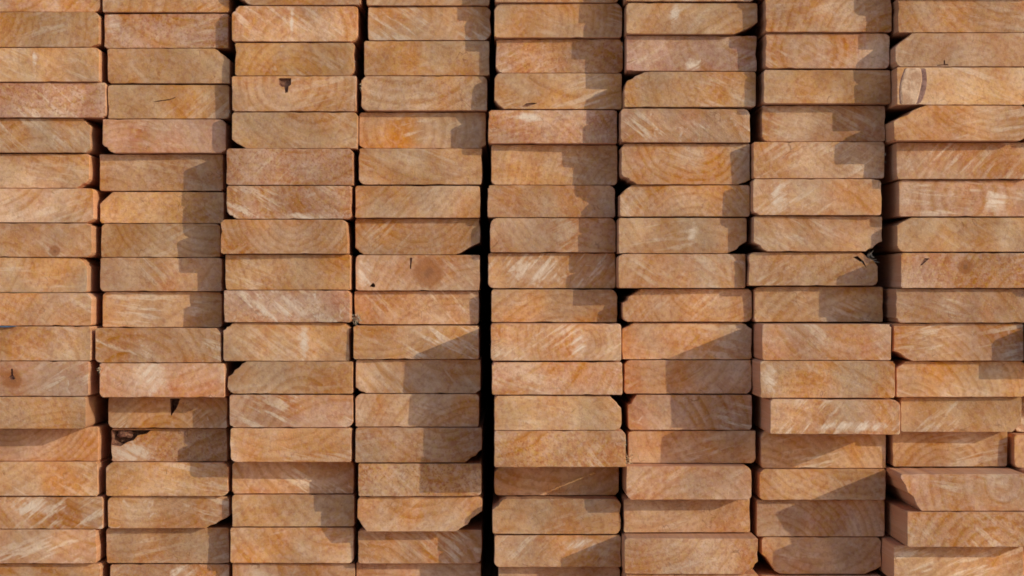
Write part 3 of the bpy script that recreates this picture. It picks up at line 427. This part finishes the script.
(7,'b',263.7,394.0,228.8,265.5,96.3,{},'board end with soft pink rings and triangular shade, second in second column from right','boards in the lumber stack',dict(hue=0.5,rg=0.7,px=-0.02,pz=0)),
(7,'c',262.0,395.5,192.2,227.6,94.8,{},'golden board end with shaded right quarter, third in second column from right','boards in the lumber stack',dict(hue=0.15,rg=0.4)),
(7,'d',262.0,392.3,153.5,191.7,80.5,{},'orange board end shaded along top and right, fourth in second column from right','boards in the lumber stack',dict(hue=0.4,st=0.3)),
(7,'e',252.3,390.7,114.7,153.2,85.0,{},'orange board end with squarish block of shade, fifth in second column from right','boards in the lumber stack',dict(hue=0.35)),
(7,'f',251.8,386.4,76.0,114.2,89.5,{},'board end with whitish smear at its left, sixth in second column from right','boards in the lumber stack',dict(hue=0.35,st=0.3,wx=-0.041,wz=0,wr=0.009,wh=0.02)),
(7,'g',252.7,389.3,38.2,75.5,82.0,{'BL':(14.7,9.4),'BR':(17.8,10.5)},'board end with both lower corners missing, seventh in second column from right','boards in the lumber stack',dict(hue=0.35,st=0.3,rg=0.6)),
(7,'h',248.8,385.3,2.3,37.7,75.2,{'TR':(17.9,14.7)},'board end with ragged bark at top right corner, eighth in second column from right','boards in the lumber stack',dict(hue=0.3)),
(7,'i',256.2,392.8,-36.1,1.5,63.2,{'TL':(4.2,3.2)},'orange-yellow board end, right half shaded, ninth in second column from right','boards in the lumber stack',dict(hue=0.15)),
(7,'j',257.8,392.4,-75.0,-37.3,113.6,{},'pinkish ringed board end with its dark left side visible, tenth in second column from right','boards in the lumber stack',dict(hue=0.6,rg=0.7,px=0.03,pz=0.05)),
(7,'k',256.1,395.8,-113.8,-75.3,114.3,{},'yellowish board end with pale left edge, eleventh in second column from right','boards in the lumber stack',dict(hue=0.25,sp=0.4,wx=-0.06,wz=0,wr=0.008,wh=0.02)),
(7,'l',265.4,399.4,-150.7,-114.7,124.1,{},'slightly tilted board end with bright bottom right edge, twelfth in second column from right','boards in the lumber stack',dict(hue=0.4,st=0.6,tilt=0.006,wx=0.02,wz=-0.01,wr=0.045,wh=0.006)),
(7,'m',264.5,397.7,-191.7,-151.4,54.1,{},'recessed board end, only lower right corner sunlit, thirteenth in second column from right','boards in the lumber stack',dict(hue=0.3)),
(7,'n',262.1,396.8,-225.2,-192.0,58.7,{},'board end with slanting shadow edge at lower right, fourteenth in second column from right','boards in the lumber stack',dict(hue=0.25)),
(7,'o',260.3,397.4,-264.9,-225.5,49.6,{},'board end nearly all shaded except left end, fifteenth in second column from right','boards in the lumber stack',dict(hue=0.55)),
(7,'p',265.9,394.3,-305.2,-265.4,48.1,{'BL':(18.1,21.3),'BR':(17.1,8.5)},'shaded board end with rounded lower left corner, sixteenth in second column from right','boards in the lumber stack',dict(hue=0.4,rg=0.5,px=0,pz=0.05)),
(7,'z',261.3,394.3,-343.0,-306.1,50.0,{},'pine board end stacked below the bottom edge of the photo','boards below the photo',dict(hue=0.2)),
(7,'z',258.8,398.3,-380.0,-343.1,42.7,{},'pine board end stacked below the bottom edge of the photo','boards below the photo',dict(hue=0.6)),
(8,'z',397.5,537.0,336.5,373.4,126.4,{},'pine board end stacked above the top edge of the photo','boards above the photo',dict(hue=0.2)),
(8,'z',395.7,535.2,299.1,336.3,129.3,{},'pine board end stacked above the top edge of the photo','boards above the photo',dict(hue=0.4)),
(8,'a',396.9,531.3,262.9,298.9,121.8,{},"tan board end touching the photo's top edge, top in rightmost column",'boards in the lumber stack',dict(hue=0.35,rg=0.7,px=0.05,pz=0.06)),
(8,'b',394.4,530.3,227.7,262.8,121.8,{'TL':(16.5,14.4)},'board end with rounded top left and small check, second in rightmost column','boards in the lumber stack',dict(hue=0.45,rg=0.5)),
(8,'c',395.9,531.3,188.4,227.4,121.8,{},'plain golden board end with round bark-ringed knot, third in rightmost column','boards in the lumber stack',dict(hue=0.12,rg=0)),
(8,'d',392.7,528.2,151.5,188.2,121.8,{'TL':(34.0,16.5)},'board end with long sloping top left corner, fourth in rightmost column','boards in the lumber stack',dict(hue=0.35,st=0.3,rg=0.6,px=0.04,pz=0.08)),
(8,'e',398.6,534.3,112.8,151.2,106.0,{},'tan board end above the finely rippled one, fifth in rightmost column','boards in the lumber stack',dict(hue=0.5)),
(8,'f',402.2,537.9,74.3,112.2,100.0,{},'board end with fine ripples and whitish right part, sixth in rightmost column','boards in the lumber stack',dict(hue=0.6,st=0.5,rg=0.8,px=0,pz=0,wx=0.034,wz=-0.003,wr=0.012,wh=0.014)),
(8,'g',400.9,536.4,37.5,73.4,97.8,{'TL':(15.6,8.3)},'smooth golden board end with missing top left corner, seventh in rightmost column','boards in the lumber stack',dict(hue=0.1,rg=0.5)),
(8,'h',401.2,535.1,-0.3,36.3,115.1,{},'knotty board end with orange mottling, eighth in rightmost column','boards in the lumber stack',dict(hue=0.6,sp=0.8,kx=0,kz=0.004,kr=0.008)),
(8,'i',397.4,533.1,-36.3,-0.6,106.8,{},'tan board end with pale pink right end, ninth in rightmost column','boards in the lumber stack',dict(hue=0.5,st=0.4)),
(8,'j',396.7,532.5,-75.9,-36.6,100.8,{'BL':(19.8,10.4)},'board end with red-dark lower left corner, shaded right end, tenth in rightmost column','boards in the lumber stack',dict(hue=0.45,st=0.5,rg=0.8,px=-0.06,pz=-0.08)),
(8,'k',400.8,536.5,-114.0,-76.2,93.2,{'TL':(9.4,7.3)},'yellow board end with broad rings fanning from left, eleventh in rightmost column','boards in the lumber stack',dict(hue=0.15,rg=0.7,px=-0.05,pz=-0.03)),
(8,'l',407.0,534.6,-151.3,-114.1,84.2,{'BR':(10.5,7.3)},'yellow board end with pale diagonal streak, twelfth in rightmost column','boards in the lumber stack',dict(hue=0.15,st=0.5,rg=0.5,px=-0.09,pz=-0.06)),
(8,'m',402.9,525.9,-189.6,-151.4,60.2,{},'recessed shorter board end with shade around a sunlit strip, thirteenth in rightmost column','boards in the lumber stack',dict(hue=0.3)),
(8,'n',398.1,531.4,-229.0,-190.8,129.3,{'BL':(21.5,34.9)},'protruding board end with slanted left side, bright top, fourteenth in rightmost column','boards in the lumber stack',dict(hue=0.6,st=0.3,rg=0.8,px=0.04,pz=0.01)),
(8,'o',403.9,536.0,-265.2,-229.3,135.4,{},'lowest board end standing well forward, left side exposed, fifteenth in rightmost column','boards in the lumber stack',dict(hue=0.45,sp=0.5)),
(8,'p',394.7,529.8,-307.2,-266.0,111.3,{},'shaded board end under the most protruding one, sixteenth in rightmost column','boards in the lumber stack',dict(hue=0.3)),
(8,'z',400.7,540.2,-345.1,-308.4,118.7,{},'pine board end stacked below the bottom edge of the photo','boards below the photo',dict(hue=0.2)),
(8,'z',401.1,540.6,-382.2,-345.3,117.2,{},'pine board end stacked below the bottom edge of the photo','boards below the photo',dict(hue=0.6)),
(9,'z',540.3,679.8,336.6,373.4,115.3,{},'pine board end in the column beyond the right edge of the photo','boards right of the photo',dict(hue=0.4)),
(9,'z',540.6,680.1,299.4,336.1,121.9,{},'pine board end in the column beyond the right edge of the photo','boards right of the photo',dict(hue=0.2)),
(9,'a',535.8,675.3,263.4,298.5,117.2,{},'pine board end in the column beyond the right edge of the photo','boards right of the photo',dict(hue=0.6)),
(9,'b',533.7,673.2,227.7,262.2,116.8,{},'pine board end in the column beyond the right edge of the photo','boards right of the photo',dict(hue=0.2)),
(9,'c',535.9,675.4,189.2,227.4,124.2,{},'pine board end in the column beyond the right edge of the photo','boards right of the photo',dict(hue=0.4)),
(9,'d',531.7,671.2,151.5,188.9,117.3,{},'pine board end in the column beyond the right edge of the photo','boards right of the photo',dict(hue=0.4)),
(9,'e',540.2,679.7,111.1,151.3,95.7,{},'pine board end in the column beyond the right edge of the photo','boards right of the photo',dict(hue=0.6)),
(9,'f',539.6,679.1,74.7,111.0,102.7,{},'pine board end in the column beyond the right edge of the photo','boards right of the photo',dict(hue=0.6)),
(9,'g',542.3,681.8,37.0,74.0,88.6,{},'pine board end in the column beyond the right edge of the photo','boards right of the photo',dict(hue=0.6)),
(9,'h',540.5,680.0,-0.3,36.9,121.9,{},'pine board end in the column beyond the right edge of the photo','boards right of the photo',dict(hue=0.6)),
(9,'i',537.1,676.6,-38.0,-1.1,108.8,{},'pine board end in the column beyond the right edge of the photo','boards right of the photo',dict(hue=0.6)),
(9,'j',535.8,675.3,-75.9,-38.2,125.8,{},'pine board end in the column beyond the right edge of the photo','boards right of the photo',dict(hue=0.2)),
(9,'k',538.7,678.2,-114.0,-76.1,85.9,{},'pine board end in the column beyond the right edge of the photo','boards right of the photo',dict(hue=0.6)),
(9,'l',536.6,676.1,-154.5,-114.7,44.2,{},'pine board end in the column beyond the right edge of the photo','boards right of the photo',dict(hue=0.4)),
(9,'m',529.8,669.3,-190.1,-154.7,70.2,{},'dark reddish side of a board just showing at the right edge','boards in the lumber stack',dict(hue=0.2)),
(9,'n',535.7,675.2,-228.7,-190.3,104.3,{},'pine board end in the column beyond the right edge of the photo','boards right of the photo',dict(hue=0.6)),
(9,'o',539.6,679.1,-265.2,-229.6,110.4,{},'pine board end in the column beyond the right edge of the photo','boards right of the photo',dict(hue=0.6)),
(9,'p',531.7,671.2,-307.2,-265.7,86.3,{},'pine board end in the column beyond the right edge of the photo','boards right of the photo',dict(hue=0.6)),
(9,'z',543.9,683.4,-344.7,-308.4,119.7,{},'pine board end in the column beyond the right edge of the photo','boards right of the photo',dict(hue=0.4)),
(9,'z',542.7,682.2,-382.2,-345.6,118.6,{},'pine board end in the column beyond the right edge of the photo','boards right of the photo',dict(hue=0.4)),
]
# pockets: polygons in mm from the board's centre
CUTS = {
    (3, 'd'): [([(-19, 19.6), (-.6, 19.6), (-1, 10), (-4.6, 7.6), (-5.6, -1), (-9.6, -2), (-10.4, 6.5), (-14.4, 7.2), (-18.6, 10)], 5)],
    (2, 'm'): [([(2, 17), (15, 17), (10.5, 5), (6, -1), (3.4, -6), (2.6, -3)], 16)],
    (2, 'n'): [([(-66, 17.5), (-16, 17.5), (-22, 13), (-33, 11), (-38, 5), (-47, 2), (-55, -3), (-66, -1)], 20)],
    (5, 'd'): [([(-42, -17.6), (-36, -12.6), (-26, -11.4), (-18, -11.8), (-25, -14.5), (-34, -17.6)], 2)],
    (2, 'd'): [([(-24, -1.2), (-16, .6), (-6, 2.0), (4, 3.4), (12, 6.4), (16, 8.8), (10, 4.2), (2, 1.2), (-8, .2), (-16, -1.2)], 2)],
    (8, 'b'): [([(-28, -17.5), (-28, -16), (-18, -15.6), (-17.6, -9), (-15.8, -9), (-15.6, -14.8), (-11, -15), (-11, -16.5)], 2)],
    (4, 'i'): [([(-9, 19.5), (-4.6, 19.5), (-6.4, 9), (-7, 1.5), (-9, 1.2), (-8.4, 9)], 2.2), ([(-53, -15), (-48, -9.5), (-45, -13), (-46, -16.5)], 9)],
    (1, 'l'): [([(-15.2, 14), (-12.6, 14), (-12, 4), (-8.6, -1), (-11, -3.4), (-16.5, -3), (-19, -.5), (-15.6, 4.5)], 3)],
    (7, 'h'): [([(40, 13.5), (52, 6), (58, -1), (54, 8), (46, 15)], 10)],
    (8, 'h'): [([(-42, 14.6), (-34, 14.4), (-47, 3), (-48.5, 4)], 1.2)],
}
def link(name, me, parent, loc=(0, 0, 0)):
    o = bpy.data.objects.new(name, me); sc.collection.objects.link(o)
    o.parent = parent; o.location = loc
    return o
OBJ = {}
YAW = math.radians(.32)            # the right-hand pack stands a little askew, its far end closes the gap
for (c, row, x0, x1, z0, z1, f, ch, label, group, ov) in BOARDS:
    rng = random.Random(c * 10007 + ord(row) * 131 + int(round(z0 + 1000)))
    mx, mz = (x0 + x1) / 2, (z0 + z1) / 2
    tilt = ov.get('tilt', 0)
    pts = outline(x0 - mx, x1 - mx, z0 - mz, z1 - mz, ch, rng, tilt)
    me = board_mesh('lumber_board', pts, f, rng, CUTS.get((c, row)), square=(c, row) == (8, 'c'))
    o = bpy.data.objects.new('lumber_board', me); sc.collection.objects.link(o)
    o.location = (mx / 1e3, -f / 1e3, mz / 1e3)
    if c >= 5: o.rotation_euler.z = YAW * 1.0
    o['label'] = label; o['category'] = 'board'; o['group'] = group
    P = dict(seed=rng.uniform(0, 50), hue=.4, rg=rng.uniform(.4, 1.0), st=rng.choice((.05, .15, .3, .6)), sp=rng.uniform(.1, .35),
             px=rng.choice((-1, 1)) * rng.uniform(.0, .09), pz=rng.choice((-1, 1)) * rng.uniform(.03, .12),
             rs=rng.uniform(.006, .012), hr=.0001, kx=0., kz=0., kr=.00001, wx=1., wz=1., wr=.001, wh=.001, ang=rng.uniform(-.9, .9), val=rng.uniform(.84, 1.10))
    for k, v in ov.items():
        if k in P: P[k] = v
    for k, v in P.items(): o[k] = float(v)
    OBJ[(c, row)] = (o, x1 - x0, z1 - z0)

# ---------------------------------------------------------------- parts of single boards
def lump(name, mat, parent, centre, size, seed, squash=(1, 1, 1)):
    bm = bmesh.new(); bmesh.ops.create_icosphere(bm, subdivisions=3, radius=1)
    for v in bm.verts:
        k = 1 + .45 * noise.noise(v.co * 1.7 + Vector((seed, 0, 0)))
        v.co = Vector((v.co.x * size[0] * k, v.co.y * size[1] * k, v.co.z * size[2] * k)) / 1e3
    me = bpy.data.meshes.new(name); bm.to_mesh(me); bm.free(); me.materials.append(mat)
    return link(name, me, parent, tuple(t / 1e3 for t in centre))
def plug(name, mat, parent, centre, rx, rz, y0, y1, seed, lean=0.0, n=28, clipz=None):
    bm = bmesh.new(); A = []; B = []; Cc = []
    for i in range(n):
        a = 2 * math.pi * i / n
        k = 1 + .10 * noise.noise(Vector((math.cos(a) * 1.5, math.sin(a) * 1.5, seed)))
        x = rx * k * math.cos(a); z = rz * k * math.sin(a); x += z * lean
        if clipz: z = max(-clipz, min(clipz, z))
        A.append(bm.verts.new((x / 1e3, y0 / 1e3, z / 1e3))); B.append(bm.verts.new((x / 1e3, y1 / 1e3, z / 1e3)))
        Cc.append(bm.verts.new((x * .86 / 1e3, (y0 - .5) / 1e3, z * .9 / 1e3)))
    bm.faces.new(Cc); bm.faces.new(list(reversed(B)))
    for i in range(n):
        j = (i + 1) % n
        bm.faces.new((A[i], B[i], B[j], A[j])); bm.faces.new((Cc[i], A[i], A[j], Cc[j]))
    bmesh.ops.recalc_face_normals(bm, faces=bm.faces)
    me = bpy.data.meshes.new(name); bm.to_mesh(me); bm.free(); me.materials.append(mat)
    return link(name, me, parent, (centre[0] / 1e3, 0, centre[1] / 1e3))
def fibres(name, mat, parent, centre, n, spread, length, seed, thick=.5):
    rng = random.Random(seed); bm = bmesh.new()
    for i in range(n):
        p = Vector((rng.uniform(-1, 1) * spread[0], rng.uniform(-1.5, 1), rng.uniform(-1, 1) * spread[1]))
        d = Vector((rng.uniform(-1, 1), rng.uniform(-.9, .1), rng.uniform(-1, 1))).normalized() * length * rng.uniform(.5, 1.1)
        s = Vector((rng.uniform(-1, 1), rng.uniform(-1, 1), rng.uniform(-1, 1))).normalized() * thick * rng.uniform(.6, 1.6)
        u = d.cross(s).normalized() * thick
        vs = [bm.verts.new(q / 1e3) for q in (p - s, p + s, p + u, p + d)]
        for t in ((0, 1, 2), (0, 3, 1), (1, 3, 2), (2, 3, 0)): bm.faces.new([vs[k] for k in t])
    bmesh.ops.recalc_face_normals(bm, faces=bm.faces)
    me = bpy.data.meshes.new(name); bm.to_mesh(me); bm.free(); me.materials.append(mat)
    return link(name, me, parent, tuple(t / 1e3 for t in centre))
def part(key, fn, name, mat, dx, dz, *a, **k):
    """dx, dz in mm from the board's centre"""
    o, wd, ht = OBJ[key]; return fn(name, mat, o, (dx, dz), *a, **k)

o, wd, ht = OBJ[(8, 'c')]
kb = plug('knot', KNOT, o, (-wd / 2 + 15, 0), 10.5, 27, -.35, 6, 2.1, lean=.12, clipz=ht / 2 - .8)
plug('bark_ring', RIM, kb, (2.0, 0), 14.5, 29, .08, 6, 5.4, lean=.14, clipz=ht / 2 - .9)
kb['label'] = 'oval pale pink knot ringed with bark'
o, wd, ht = OBJ[(2, 'n')]
lump('bark', BARK, o, (-50, 9, 12), (9, 8, 5), 3.3)
o, wd, ht = OBJ[(3, 'd')]; lump('bark', BARK, o, (-9, 9, 14), (4, 3, 3.5), 6.1)
o, wd, ht = OBJ[(4, 'j')]; fibres('splinter', GREYF, o, (-wd / 2 + 2.5, -1, -ht / 2 + 6), 34, (4, 5), 7, 5, .55)
o, wd, ht = OBJ[(6, 'n')]; fibres('splinter', WHITEF, o, (-wd / 2 + .5, -1, -ht / 2 + 5), 40, (3.4, 5), 7, 9, .5)
o, wd, ht = OBJ[(7, 'h')]; fibres('splinter', GREYF, o, (wd / 2 - 9, 3, ht / 2 - 8), 30, (6, 6), 8, 11, .5)
o, wd, ht = OBJ[(4, 'd')]; fibres('splinter', WHITEF, o, (-wd / 2 + .5, -.5, 8), 12, (1.2, 5), 4, 19, .4)
o, wd, ht = OBJ[(2, 'l')]; fibres('splinter', WHITEF, o, (-wd / 2 + .5, 0, 12), 12, (1.5, 3), 4, 29, .4)
for key, sd_ in (((2, 'd'), 1), ((5, 'c'), 2), ((3, 'c'), 3), ((6, 'g'), 4), ((7, 'e'), 5), ((5, 'n'), 6)):
    o, wd, ht = OBJ[key]; fibres('splinter', GREYF, o, (wd / 2 - .4, .5, random.Random(sd_).uniform(-12, 12)), 9, (.6, 5), 3.2, 40 + sd_, .35)
# scrap of blue film caught between two boards at the left edge of the photo
o, wd, ht = OBJ[(1, 'k')]
bm = bmesh.new(); top = []; bot = []
for i in range(14):
    u = i / 13; x = -.03 + .058 * u; zz = .0025 * (1 - u) + .0003 * math.sin(u * 17)
    top.append((bm.verts.new((x, .0, .0008)), bm.verts.new((x, -.0032 - .001 * math.sin(u * 9), .0005 - .2 * zz)), bm.verts.new((x, -.004 - .0012 * math.sin(u * 9), -zz * 1.1))))
for a, b in zip(top, top[1:]):
    bm.faces.new((a[0], a[1], b[1], b[0])); bm.faces.new((a[1], a[2], b[2], b[1]))
bmesh.ops.solidify(bm, geom=bm.faces[:], thickness=.0003)
me = bpy.data.meshes.new('plastic_scrap'); bm.to_mesh(me); bm.free(); me.materials.append(BLUE)
s = bpy.data.objects.new('plastic_scrap', me); sc.collection.objects.link(s)
s.location = (-.5585, o.location.y, o.location.z + ht / 2e3)
s['label'] = 'thin scrap of blue plastic film caught between two boards at the left edge'; s['category'] = 'plastic scrap'
